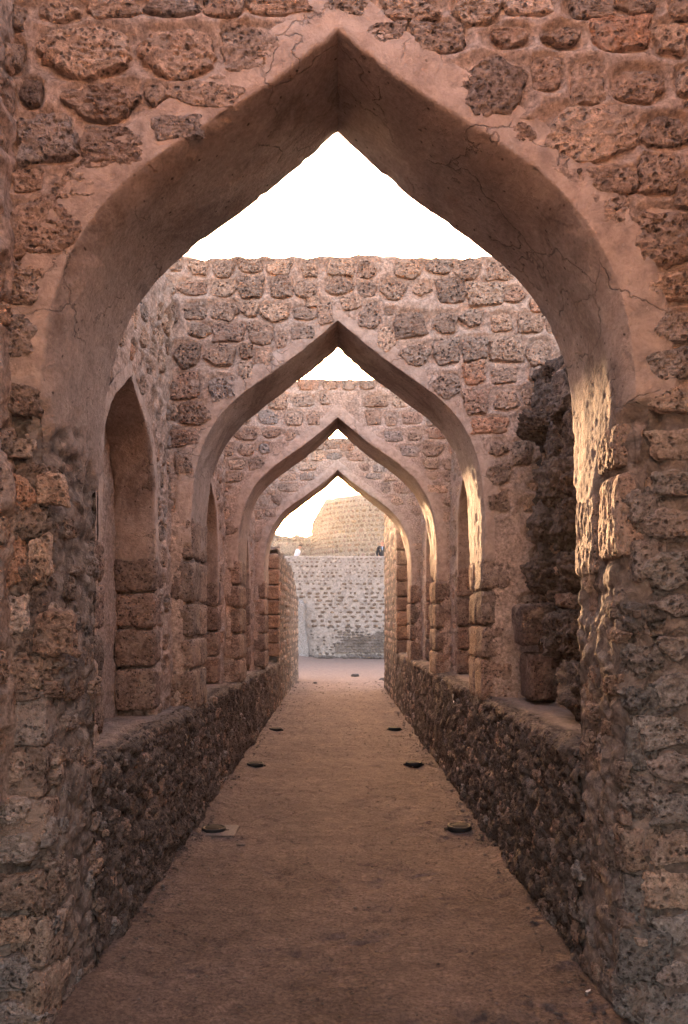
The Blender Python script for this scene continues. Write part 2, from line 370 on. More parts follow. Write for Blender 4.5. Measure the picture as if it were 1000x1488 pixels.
def swell(U, V, stones, A, rng=1.6):
    E = np.full(U.shape, 9.)
    u0 = U[0, :]; v0 = V[:, 0]
    for (u, v, a, b, t) in stones:
        i0, i1 = np.searchsorted(u0, [u-a*1.8, u+a*1.8]); j0, j1 = np.searchsorted(v0, [v-b*1.8, v+b*1.8])
        if i1 <= i0 or j1 <= j0: continue
        e = (np.abs((U[j0:j1, i0:i1]-u)/a)**2.6+np.abs((V[j0:j1, i0:i1]-v)/b)**2.6)**(1/2.6)
        E[j0:j1, i0:i1] = np.minimum(E[j0:j1, i0:i1], e)
    return A*(ss(.78, 1.2, E)*1.9-1.15-.6*ss(1.25, 2.0, E)), E
def face(name, fr, u0, u1, v0, v1, res, mat, parent, opening=None, uc=0., stones=(), A=.015, amp=.012, big=.015, cap=0., seed=1, topamp=.03, wfun=None, splay=.05, lowz=None):
    nx = int((u1-u0)/res)+1; ny = int((v1-v0)/res)+1
    U, V = np.meshgrid(np.linspace(u0, u1, nx), np.linspace(v0, v1, ny))
    P0 = fr.P(U, V, np.zeros_like(U))
    h = fbm(P0, 3., 3, seed)*big+fbm(P0, 14, 4, seed+40, .6)*amp
    if len(stones): h = h+swell(U, V, stones, A)[0]
    if wfun is not None: h = h+wfun(U, V, P0)
    mask = None
    if opening is not None:
        d = sdist(U, V, opening, uc); e = fbm(P0, 7, 3, seed+9)*.02
        low = lowz(V, P0) if lowz else 0*V
        h = h*ss(.02, .25, d) - .05*(1-ss(.045+splay, .075+splay, d+e*1.4)) - .16*low*ss(.46, .28, d); mask = d > .035+splay
    Pv = fr.P(U, V, h)
    Vv = Pv.reshape(-1, 3).copy()
    if cap > 0:       # ragged top edge, then over the top
        t = ss(v1-.35, v1, V); rag = fbm(np.stack([U*1., U*0+seed, U*0], -1), 4., 4, seed+5, .6)*topamp
        Vv[:, 2] += (t*rag).ravel()
        k = max(3, int(cap/max(res*2, .05))); rows = []
        for q in range(1, k+1):
            w = -cap*q/k; top = Pv[-1] if False else fr.P(U[-1], V[-1]+rag[-1], h[-1]*0+w)
            top = top.copy(); top[:, 2] += fbm(top, 5, 3, seed+6)*.03 + .015*math.sin(math.pi*q/k); rows.append(top)
        allr = np.concatenate([Vv.reshape(ny, nx, 3), np.array(rows)]); 
        mk = None
        if mask is not None: mk = np.concatenate([mask, np.ones((k, nx), bool)])
        F = grid_faces(ny+k, nx, mk, flip=fr.flip); Vv = allr.reshape(-1, 3)
    else: F = grid_faces(ny, nx, mask, flip=fr.flip)
    Vv, F, _ = compact(Vv, F)
    return link(name, mesh_np(name, Vv, F, mat), parent)
def wrap(name, fr, half, D, res, mat, parent, uc=0., splay=.05, rub=None, bottom=None, seed=3, band=.13, rubamp=.035, wres=None, back=True, rubz=None):
    """the lining of an opening: plaster band on the face, rounded arris, soffit"""
    parts = []; bands = []; r = .010
    prof = resample(half, res)
    if bottom is not None: prof = prof[prof[:, 1] >= bottom]
    tn = np.gradient(prof, axis=0); tn /= np.linalg.norm(tn, axis=1)[:, None]; nrm = np.stack([tn[:, 1], -tn[:, 0]], 1)   # outward for the right half
    nrm[-1] = (0, 1/max(.3, nrm[-2, 1]))
    wr = wres or res; ks = int(max(4, D/wr))
    cs = [(o, .006, 0.) for o in np.linspace(band+splay, r, max(4, int((band+splay)/wr)))]
    for a in (30, 60): cs.append((r*(1-math.sin(R(a))), .006-r*(1-math.cos(R(a))), a/90))
    for k in range(ks+1):
        cs.append((0, -r-(D-2*r)*k/ks, 1.))
    if back: cs += [(r*.6, -D+.2*r, .5)]+[(o, -D-.004, 0.) for o in (r*2, .05, band)]
    cs = np.array(cs)
    nf = int((cs[:, 2] == 0).sum())
    for side in (1, -1):
        pu = prof[:, 0][:, None]; pv = prof[:, 1][:, None]; nu = nrm[:, 0][:, None]; nv = nrm[:, 1][:, None]; bd = np.broadcast_to(1-cs[:, 2][None, :], (len(prof), len(cs)))
        zf = 1-ss(3.3, 3.88, pv) if splay > 0 else 0
        off = cs[:, 0][None, :]+splay*zf*np.clip(1+cs[:, 1]/.16, 0, 1)[None, :]**2*(cs[:, 2][None, :] > 0)+splay*zf*(cs[:, 2][None, :] == 0)*(cs[:, 1][None, :] > -.1)*.999
        U = pu+nu*off; V = pv+nv*off; Wc = np.broadcast_to(cs[:, 1][None, :], U.shape); Up = side*U+uc
        P = fr.P(Up, V, Wc)
        blend = cs[:, 2][None, :, None]; wsgn = np.where(Wc < -D*.5, -1., 1.)[..., None]
        edge_sink = -.03*ss(.11+splay, .14+splay, cs[:, 0])[None, :]*(cs[:, 2][None, :] == 0)
        inward = -(side*nu*np.ones_like(U))[..., None]*fr.U-(nv*np.ones_like(U))[..., None]*fr.Z
        dr = blend*inward+(1-blend)*fr.W*wsgn; dr /= np.linalg.norm(dr, axis=-1)[..., None]; dr[-1, :, :] *= np.where(cs[:, 2] > .5, 1/max(.3, nrm[-2, 1]), 1)[:, None]
        h = fbm(P, 2.2, 3, seed)*.018+fbm(P, 12, 4, seed+11)*.005; h = h-.010*blend[..., 0]*(np.exp(-(Wc/.03)**2)+np.exp(-((Wc+D)/.03)**2))*ss(.15, .4, fbm(P, 9, 3, seed+71))
        rr = np.zeros(U.shape)
        if rub is not None:
            rr = rub(P, side)
            f1, f2 = worley(P*np.array([1, 1, 1.15]), 5.5, seed+5)
            hr = -.020+fbm(P, 4, 6, seed+21, .68)*rubamp+(ss(0, .3, f2-f1)-.5)*.014+fbm(P, 30, 3, seed+23)*.009
            pit = worley(P*np.array([1, 1, .5]), 60, seed+61)[0]      # the render coat is pitted where it nears the broken edge
            h = h - .004*ss(.40, .2, pit)*ss(.75, .0, P[..., 2]-(np.min([rubz]) if rubz is not None else 0))*(rubz is not None)
            arris = .045*(np.exp(-((Wc+.0)/.06)**2)*(cs[:, 0][None, :] < .12)+np.exp(-((Wc+D)/.05)**2))*(1+fbm(P, 8, 2, seed+31))
            h = (h+edge_sink)*(1-rr)+(hr-arris)*rr
        P = P+dr*h[..., None]
        ny, nx = U.shape
        fl = (side > 0) ^ fr.flip
        parts.append((P.reshape(-1, 3), grid_faces(ny, nx, None, flip=fl), rr.ravel())); bands.append(bd.ravel())
    V, F, Aa = joined(parts)
    return link(name, mesh_np(name, V, F, mat, attrs={'rub': Aa, 'band': np.concatenate(bands)}), parent)
def boxpart(name, mesh, c, s, parent, rot=(0, 0, 0), color=(1, 1, 1)):
    o = bpy.data.objects.new(name, mesh); COL.objects.link(o); o.parent = parent; o.matrix_parent_inverse = Matrix.Translation(-parent.location)
    o.location = c; o.scale = (s[0]/2, s[1]/2, s[2]/2); o.rotation_euler = rot; o.color = (*color, 1)
    return o
def rub_low(zs, wob=.25, seed=0):
    def f(P, side):
        z = zs[0] if side < 0 else zs[1]
        return ss(.05, -.05, P[..., 2]-z+fbm(P, 2.2, 4, seed+60, .6)*wob)
    return f

# ------------------------------------------------------------ layout numbers
ARCH = [(-.75, -.13), (3.06, 3.71), (6.02, 6.63), (8.87, 9.48), (11.94, 12.50)]
TOP = [5.3, 4.36, 4.37, 4.31, 4.36]  # first wall, unseen behind the viewpoint, made taller to cut light on the foreground
LEDGE_L = lambda y: .985-.012*(y-3.5); LEDGE_R = lambda y: 1.03+0*y
F_ = 1150.
def px2(xp, yp, Y): return ((xp-491)*Y/F_, 1.6+(903-yp)*Y/F_)
def trace(boxes, fn, Y, default='m'):
    out = []
    for b in boxes:
        x0, y0, x1, y1 = b[:4]; t = b[4] if len(b) > 4 else random.choice('mmld')
        p0 = fn(x0, y0); p1 = fn(x1, y1); a = px2(*p0, Y); c = px2(*p1, Y)
        out.append(((a[0]+c[0])/2, (a[1]+c[1])/2, abs(c[0]-a[0])/2*1.24, abs(c[1]-a[1])/2*1.22, t))
    return out
W1L = [(120,80,370,215,'l'),(410,85,620,220,'m'),(640,85,820,215,'d'),(265,0,400,50),(420,-5,570,45,'g'),(90,0,250,60),(640,65,720,105),(820,80,970,155,'g'),(190,235,405,350,'d'),
 (410,235,490,310),(495,240,700,320,'m'),(60,235,120,310,'v'),(45,330,235,470,'g'),(240,370,430,490,'v'),(430,335,580,410,'g'),(30,490,120,560),(135,490,300,600,'l'),(10,580,235,750,'d'),
 (-30,760,130,900,'m'),(-20,920,110,1000,'g'),(-20,240,40,340),(0,120,70,210),(0,10,80,90),(600,-20,705,50),(720,-10,900,45),(940,-10,1050,50),
 (0,60+900,100,140+900,'g'),(0,1110,120,1210,'v'),(-10,1270,110,1340),(0,1375,100,1490,'r'),(-20,1550,78,1700,'r'),(80,1560,150,1690),(95,1770,215,1900,'v'),(105,1380,190,1470),(0,1730,80,1850,'w'),(10,1920,90,2010)]
W1R = [(0,0,80,45),(115,-5,270,65),(320,-5,450,65),(465,-20,600,40,'w'),(650,-5,780,55,'d'),(800,-5,920,45),(950,0,1020,50),(65,65,180,125,'d'),(205,65,355,150,'d'),(415,75,545,140,'d'),(585,75,700,140,'d'),
 (725,50,890,145,'r'),(905,65,1010,160,'l'),(190,165,270,215,'d'),(340,170,535,330,'v'),(545,170,635,265,'d'),(660,185,755,300,'m'),(785,200,935,295,'d'),(970,190,1040,280),(485,355,555,420),
 (575,320,840,470,'l'),(860,340,1010,430,'d'),(720,490,860,560,'m'),(860,450,970,560,'m'),(750,570,830,650),(840,610,1010,760,'d'),(880,780,1020,880,'l'),(895,900,1020,1000,'g'),(965,510,1040,600)]
for yy in range(1010, 2960, 118):
    hh_ = random.randint(80, 112); W1R.append((880+random.randint(-12, 30), yy, 1040, yy+hh_, random.choice('GGGglG')))
    if yy > 1950: W1L.append((-40, yy, random.randint(60, 120), yy+hh_, random.choice('vgdbm')))
W2L = [(185,65,280,150),(75,90,155,150),(305,75,400,160),(425,75,540,140),(555,70,680,155),(715,70,820,170),(850,90,980,165,'l'),(10,180,110,275),(130,190,270,265,'r'),(290,190,400,270),(420,170,540,275,'d'),
 (575,165,685,270,'d'),(700,185,795,275),(845,170,975,265),(50,310,125,400),(165,300,265,385),(290,290,425,385),(440,295,515,370),(535,305,660,385),(690,320,795,385),(745,262,820,320,'l'),(800,295,880,405),
 (920,270,1000,335),(185,395,290,465),(300,395,450,485,'r'),(475,400,590,495,'d'),(600,445,660,520),(685,415,790,480),(110,495,235,610,'v'),(265,500,400,610),(425,505,490,570,'d'),(500,525,600,600),
 (600,500,700,570),(95,640,225,770,'r'),(425,590,490,670),(500,600,580,640),(270,660,400,780,'g'),(130,770,280,900,'v'),(90,790,125,870),(95,905,230,1000,'r'),(110,1020,200,1130),(100,1150,190,1260)]
W2R = [(55,70,130,150),(215,70,320,150),(335,75,450,140),(465,65,570,145),(595,65,700,150),(0,70,40,140),(60,170,135,230),(155,165,260,245),(275,165,360,240),(380,150,500,255,'v'),(520,165,655,265,'l'),
 (665,195,750,255,'r'),(0,235,75,280),(60,265,150,370),(170,280,205,310),(215,300,345,400,'v'),(370,300,470,390),(480,275,580,365),(605,300,705,375),(725,300,830,380),(840,330,885,380),(135,365,210,460),
 (235,425,360,520),(370,405,480,510,'d'),(495,395,590,495),(605,390,740,510),(765,415,855,510),(370,555,480,650,'d'),(490,500,590,595,'r'),(610,525,725,590),(765,510,850,590),(495,615,600,720,'r'),
 (615,610,725,705),(740,600,830,680),(530,730,680,800,'r'),(600,820,680,900,'d'),(590,920,690,1010,'d'),(600,1040,680,1130,'d'),(715,700,830,790,'d'),(700,830,780,930,'d')]

# ============================================================ ARCH WALLS
ARCH_LABEL = ['weathered stone arch wall standing over the viewpoint at the near end of the passage',
 'nearest and largest pointed stone arch, its smooth plaster soffit framing the whole passage',
 'second pointed stone arch from the viewer, under a long sunlit course of coral stones',
 'third pointed stone arch, smaller, showing a tiny triangle of sky at its apex',
 'fourth and farthest pointed stone arch, its opening showing the round tower and glowing sky']
NAMES = 'stone_arch'
for n, (yf, yb) in enumerate(ARCH):
    D = yb-yf; top = TOP[n]; root = empty(NAMES, (0, yf, 0), ARCH_LABEL[n], 'arch', 'pointed stone arches across the passage')
    ff = Fr((0, yf, 0), (1, 0, 0), (0, -1, 0)); fb = Fr((0, yb, 0), (1, 0, 0), (0, 1, 0))
    if n == 1:
        st = trace(W1L, lambda x, y: (x/2, y/2), yf)+trace(W1R, lambda x, y: (500+x/2, y/2), yf)
    elif n == 2:
        st = trace(W2L, lambda x, y: (220+x*.3, 350+y*.3), yf)+trace(W2R, lambda x, y: (500+x*.35, 350+y*.35), yf)
    else: st = []
    hw, hh = ((.15, .09), (.10, .065), (.10, .08), (.12, .08), (.12, .08))[n]
    st = [s for s in st if (n == 1 and s[1] < 2.3) or float(sdist(np.array([[s[0]]]), np.array([[s[1]]]), HALF)[0, 0]) > .07+.45*min(s[2], s[3])]
    base = list(st)
    zs = ((2.2, 2.2), (2.36, 2.22), (2.15, 2.0), (2.15, 2.1), (2.1, 2.1))[n]
    def ok(u, v, a, b, base=base, n=n, zs=zs):
        d = float(sdist(np.array([[u]]), np.array([[v]]), HALF)[0, 0])
        lowp = n == 1 and v < zs[0 if u < 0 else 1]-.15
        if lowp and abs(u) < 1.13+a*.7: return False
        if not lowp and d < .10+.7*min(a, b)+(.03 if n < 2 else 0): return False
        for (x, y, p, q, t) in base:
            if abs(u-x) < (a+p)*.86 and abs(v-y) < (b+q)*.86: return False
        return True
    UX = 2.1 if n in (1, 2) else 1.75
    zb = -.05 if n < 2 else .85
    st += courses(-UX+.12, UX-.1, zb+.12, top-.02, hw, hh, ok, gap=.14)
    if n == 1:      # little stones packed between the big ones
        base[:] = st; st += courses(-1.75, 1.75, .05, top-.1, .035, .028, ok, gap=.9)
    res = (.06, .0115, .018, .025, .03)[n]
    st = [s for s in st if not (n >= 2 and s[1] < 2.35 and 1.0 < abs(s[0]) < 1.38)]
    st = [(u, min(v, top+.012-b*1.1) if v+b > top-.06 else v, a, b, t) for u, v, a, b, t in st]
    if n >= 3: st = [(u, v, a*1.12, b*1.10, t) for u, v, a, b, t in st]
    body = face('mortar_face', ff, -UX, UX, zb, top, res, M['mortar'], root, HALF, 0., st, A=(.01, .016, .016, .015, .015)[n], amp=(.01, .010, .011, .013, .013)[n], big=.016, cap=D, seed=10+n, topamp=.035, splay=(.04 if n == 1 else .01), lowz=(lambda V, P: np.where(P[..., 0] < 0, rub_low(zs, .42, 1)(P, -1), rub_low(zs, .42, 1)(P, 1))) if n == 1 else None)
    face('back_face', fb, -UX, UX, zb, top-.01, .06, M['mortar'], root, HALF, 0., (), cap=0, seed=30+n, splay=.01)
    soff = wrap('plaster_soffit', ff, HALF, D, (.05, .0125, .018, .022, .025)[n], M['arch'], root, splay=(.05 if n == 1 else .012), rub=rub_low(zs, (.25, .42, .2, .2, .2)[n], n), bottom=None if n < 2 else .86, seed=50+n, rubamp=(.03, .045, .03, .03, .03)[n], band=.36 if n == 1 else .13, rubz=zs[1] if n else None)
    put_stones(ff, st, root, ('stone_mid', 'stone_near', 'stone_near', 'stone_mid', 'stone_mid')[n], proud=.006, depth=(.3, .34, .34, .34, .34)[n])
    # ends of the wall
    for sx in (-1, 1):
        fe = Fr((sx*UX, 0, 0), (0, 1, 0), (sx, 0, 0)); face('end_face', fe, yf, yb, zb, top, .08, M['mortar'], root, None, 0, (), seed=70+n)
    # jamb stones and quoin blocks
    if n == 1:
        for sx in (-1, 1):
            fj = Fr((sx*1.112, 0, 0), (0, 1, 0), (-sx, 0, 0)); zt = 2.05 if sx < 0 else 1.8
            js = courses(yf-.02, yb+.02, .02, .95, .06, .05, lambda u, v, a, b: yf+a*.6 < u < yb-a*.6 and random.random() < .8, gap=.3, jit=.8)
            js += courses(yf-.02, yb+.02, .98, zt-(.1 if sx < 0 else 0), .085, .065, lambda u, v, a, b: yf+a*.6 < u < yb-a*.6 and random.random() < .75, gap=.3, jit=.7)
            js = [(u, v, a*1.15, b*1.15, tuple(.8*q for q in TONES[random.choice('vvdbgdm')])) for u, v, a, b, t in js]
            put_stones(fj, js, root, 'stone_near', name='jamb_stone', proud=-.004, depth=.5)
        for (y, z, sy, sz, col) in ((3.225, 2.02, .27, .34, 1.25), (3.53, 1.98, .30, .36, 1.3), (3.24, 2.30, .24, .18, .95)):
            boxpart('block', BLKP[int(z*100) % 3], (1.10+.12-.004, y, z), (.24, sy, sz), root, (0, random.gauss(0, .01), random.gauss(0, .015)), (col, col*.97, col*.93))
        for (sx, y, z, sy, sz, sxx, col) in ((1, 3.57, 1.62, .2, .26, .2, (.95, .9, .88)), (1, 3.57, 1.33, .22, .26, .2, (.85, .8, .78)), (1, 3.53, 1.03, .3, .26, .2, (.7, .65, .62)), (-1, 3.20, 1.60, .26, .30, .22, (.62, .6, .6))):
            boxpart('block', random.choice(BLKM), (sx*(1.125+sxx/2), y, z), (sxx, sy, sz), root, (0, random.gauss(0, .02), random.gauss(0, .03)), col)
        for sx in (-1, 1):
            z = .02; zt = zs[0 if sx < 0 else 1]-.12
            while z < zt:
                h = random.uniform(.07, .22); wx = random.uniform(.10, .22); wy = random.uniform(.12, .22); c = random.uniform(.55, .85); t = TONES[random.choice('gdmvl' if sx < 0 else 'GgGlg')]
                boxpart('corner_stone', random.choice(ROCKS+CRN), (sx*(1.126+random.gauss(0, .008)+wx/2), yf+.004+random.gauss(0, .008)+wy/2, z+h/2), (wx, wy, h*1.05), root, (random.gauss(0, .06), random.gauss(0, .06), random.gauss(0, .12)), tuple(c*q for q in t))
                z += h+random.uniform(0, .03)
    elif n >= 2:
        for sx in (-1, 1):
            z = .9 if sx < 0 else .98
            while z < (2.2 if sx < 0 else 2.0):
                h = random.uniform(.24, .34); y = yf-.008
                cut = yf+D*random.uniform(.38, .62)
                for (a, b) in ((yf-.004, cut), (cut+.012, yb+.004)):
                    c = random.uniform(.8, 1.15); wd = random.uniform(.2, .25)
                    boxpart('block', random.choice(BLKM), (sx*(1.10+wd/2-.006), (a+b)/2, z+h/2), (wd, b-a, h-.014), root, (0, random.gauss(0, .008), random.gauss(0, .012)), (c*1.02, c*.98, c*.95))
                z += h

# ============================================================ BAY SIDE WALLS
NICHE = [(.6, -.05), (.6, .5), (.6, 1.0), (.6, 1.35), (.585, 1.55), (.54, 1.72), (.45, 1.88), (.31, 2.0), (.16, 2.09), (0, 2.18)]
def bay(n, sx, xs, label, ruin=False, niche=True, yr=None, top=4.1, res=.02):
    y0, y1 = yr or (ARCH[n][1]-.02, ARCH[n+1][0]+.02); yc = (y0+y1)/2; zl = float((LEDGE_L if sx < 0 else LEDGE_R)(yc))-.05
    root = empty('bay_wall', (sx*xs, y0, 0), label, 'wall', 'side walls of the bays between the arches')
    fr = Fr((sx*xs, 0, 0), (0, 1, 0), (-sx, 0, 0)); half = [(a, b+zl) for a, b in NICHE]
    if ruin: wf = lambda U, V, P: fbm(P, 2.6, 4, 77, .6)*.16+(worley(P, 5, 78)[0]-.5)*.10-.10*ss(2.3, 1.2, V)
    else: wf = lambda U, V, P: fbm(P, 3.5, 5, 79+n, .6)*.035
    op = half if (niche and not ruin) else None
    def ok(u, v, a, b):
        if not (y0+a*.6 < u < y1-a*.6): return False
        if op is None: return True
        return float(sdist(np.array([[u]]), np.array([[v]]), op, yc)[0, 0]) > .10+.5*min(a, b)
    st = courses(y0, y1, zl if zl > .2 else .02, top-.05, .10, .07, ok, gap=.3)
    if not ruin: st = [s for s in st if random.random() < .8]
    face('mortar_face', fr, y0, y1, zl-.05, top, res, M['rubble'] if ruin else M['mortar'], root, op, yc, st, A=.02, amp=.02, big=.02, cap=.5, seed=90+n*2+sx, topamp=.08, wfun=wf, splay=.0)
    put_stones(fr, st, root, 'stone_low' if ruin else 'stone_mid', proud=.0 if not ruin else -.02, depth=.75 if ruin else .5)
    if op is not None:
        wrap('niche_lining', fr, half, .28, .025, M['arch'], root, uc=yc, splay=0., rub=rub_low((1.9, 1.9), .25, n+20), seed=140+n, band=.09, rubamp=.02, back=False)
        fbk = Fr((sx*(xs+.27), 0, 0), (0, 1, 0), (-sx, 0, 0))
        face('niche_back', fbk, yc-.68, yc+.68, zl-.05, zl+2.3, .03, M['mortar'], root, None, 0, (), amp=.02, big=.03, seed=160+n)
        z = zl+.06
        while z < 1.95:      # dressed blocks in the reveals
            h = random.uniform(.24, .32)
            for sy in (-1, 1):
                c = random.uniform(.75, 1.05)
                boxpart('block', random.choice(BLKM), (sx*(xs+.135), yc+sy*(.6+.09), z+h/2), (.29, .20, h-.014), root, (0, random.gauss(0, .01), random.gauss(0, .015)), (c, c*.96, c*.94))
            z += h
    return root, fr, yc
bay(1, -1, 1.27, 'tall left side wall with a pointed niche, just beyond the nearest arch')
bay(2, -1, 1.27, 'left side wall with a slim niche, seen between the second and third arches', res=.03)
bay(3, -1, 1.27, 'left side wall between the third and fourth arches, mostly hidden', res=.04)
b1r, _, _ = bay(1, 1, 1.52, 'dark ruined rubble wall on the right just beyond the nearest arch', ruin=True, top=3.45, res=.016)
bay(2, 1, 1.27, 'right side wall with a dark pointed niche between the second and third arches', res=.03)
bay(3, 1, 1.27, 'right side wall with a narrow niche between the third and fourth arches', res=.04)
bay(0, -1, 1.26, 'rough left side wall beside the viewpoint, a sliver at the left edge', niche=False, yr=(-.15, 3.08), res=.03, top=4.9)  # both walls beside the viewpoint built taller to darken the foreground
bay(0, 1, 1.42, 'rough right side wall beside the viewpoint, outside the nearest arch', niche=False, yr=(-.15, 3.08), res=.03, top=4.9)
# broken stones bulging from the ruined right-hand bay
for (x, y, z, s, col) in ((1.42, 5.66, 2.98, (.30, .36, .16), .85), (1.5, 5.2, 3.0, (.24, .24, .2), .75), (1.5, 5.0, 2.2, (.3, .4, .3), .7), (1.48, 4.8, 1.9, (.3, .4, .22), .65),
        (1.45, 5.1, 2.5, (.3, .35, .3), .75), (1.5, 5.6, 2.3, (.3, .3, .28), .8), (1.52, 5.75, 1.95, (.32, .3, .26), .7), (1.5, 5.1, 1.5, (.3, .4, .3), .65), (1.42, 4.5, 1.2, (.3, .5, .3), .6), (1.55, 5.4, 2.7, (.25, .3, .3), .7)):
    boxpart('rubble_stone', random.choice(ROCKM), (x+.02, y, z), s, b1r, (random.gauss(0, .1), random.gauss(0, .1), random.gauss(0, .2)), (col,)*3)
for (z, h) in ((1.05, .36), (1.44, .32)):
    boxpart('block', random.choice(BLKM), (1.45+random.gauss(0, .015), 5.68, z+h/2-.02), (.20+random.uniform(0, .05), .30, h-.03), b1r, (0, random.gauss(0, .03), .03), (.55, .52, .52))
for (x, z, w_, h) in ():
    boxpart('block', random.choice(BLKM), (x+.05, 5.94, z), (w_, .3, h), b1r, (0, 0, 0), (.6, .56, .55))

# ============================================================ LOW LEDGE WALLS
def low_wall(sx, y0, y1, label):
    LZ = LEDGE_L if sx < 0 else LEDGE_R
    root = empty('ledge_wall', (sx*1.1, y0, 0), label, 'wall', 'low rubble walls along the path')
    segs = ((y0, 7.5, .014), (7.5, 12.6, .03), (12.6, y1, .05)); ends = []
    for (a, b, res) in segs:
        ny = int((b-a)/res)+1; Y = np.linspace(a, b, ny)[None, :]
        zl = LZ(Y); cr = .05
        tv = np.linspace(-.03, 1, int(1/res)+1)[:, None]; rowsX = np.full_like(tv*Y, 1.1); rowsZ = tv*(zl-cr); rb = np.ones_like(rowsX); dx = np.ones_like(rowsX); dz = np.zeros_like(rowsX)
        X = [rowsX]; Z = [rowsZ]; DX = [dx]; DZ = [dz]; B = [rb]
        for ang in (22, 45, 68):
            X.append(np.full((1, ny), 1.1+cr*(1-math.cos(R(ang))))); Z.append(zl-cr+cr*math.sin(R(ang))); DX.append(np.full((1, ny), math.cos(R(ang)))); DZ.append(np.full((1, ny), math.sin(R(ang)))); B.append(np.full((1, ny), 1-ang/120))
        xl = np.linspace(1.15, 1.68, max(8, int(.53/(res*1.3))))[:, None]
        X.append(xl*np.ones_like(Y)); Z.append(zl+0*xl); DX.append(xl*0+0*Y); DZ.append(np.ones_like(xl*Y)); B.append(np.clip((1.26-xl)/.12, .0, 1)*.8*np.ones_like(Y))
        X, Z, DX, DZ, B = [np.concatenate(q) for q in (X, Z, DX, DZ, B)]; YY = np.broadcast_to(Y, X.shape)
        P = np.stack([sx*X, YY, Z], -1); f1, f2 = worley(P, 8.5, 200+sx)
        h = fbm(P, 1.3, 3, 210+sx)*.03+B*(fbm(P, 7, 5, 220+sx, .72)*.05+(ss(0, .3, f2-f1)-.6)*.02)+(1-B)*fbm(P, 7, 4, 230)*.014
        h = h-B*DZ*.02+B*.035*np.exp(-((Z-zl)/.2)**2)*fbm(P, 3, 2, 244)
        P = P+np.stack([-sx*DX, 0*DX, DZ], -1)*h[..., None]
        rr = ss(.05, .6, B+fbm(P, 5, 3, 250)*.4)
        n = X.shape
        me = mesh_np('rubble_face', P.reshape(-1, 3), grid_faces(n[0], n[1], None, flip=sx > 0), M['low'], attrs={'rub': rr.ravel()})
        link('rubble_face', me, root)
    fr = Fr((sx*1.1, 0, 0), (0, 1, 0), (-sx, 0, 0))
    st = []
    for (a, b, hw, hh) in ((y0, 8, .07, .055), (8, 13, .085, .06), (13, y1, .10, .07)):
        st += courses(a, b, .03, .93, hw, hh, lambda u, v, aa, bb: v+bb < float(LZ(u))-.0, gap=.3, jit=.9)
    st = [(u, v, a*q, b*q*random.uniform(.8, 1.3), t) for (u, v, a, b, t) in st for q in [random.choice((.6, .9, 1.1, 1.3))] if random.random() < .8]
    st = [(u, v, a, b, tuple(.82*q for q in TONES[random.choice('vvdbdmg')])) for u, v, a, b, t in st]
    put_stones(fr, st, root, 'stone_low', proud=-.006, keyf=lambda s: -(s[2]*s[3]/s[0]**3), depth=.6)
    return root
def low_mat():
    m = M['rubble'].copy(); m.name = 'ledge_rubble_and_sand'; n = m.node_tree; b = n.nodes['Principled BSDF']
    src = b.inputs['Base Color'].links[0].from_socket; a = N(n, 'ShaderNodeAttribute', attribute_name='rub'); g = N(n, 'ShaderNodeNewGeometry')
    sandc = ramp(n, noise(n, g.outputs['Position'], 18, 7, .7), (.35, (.27, .20, .17)), (.65, (.40, .31, .265)))
    n.links.new(mix(n, a.outputs['Fac'], sandc, src), b.inputs['Base Color']); return m
M['low'] = low_mat()
YL, YR = 21.9, 18.6
low_wall(-1, 3.6, YL, 'low rubble wall with a sandy ledge along the left side of the path')
low_wall(1, 3.6, YR, 'low rubble wall with a broken sandy ledge along the right side of the path')

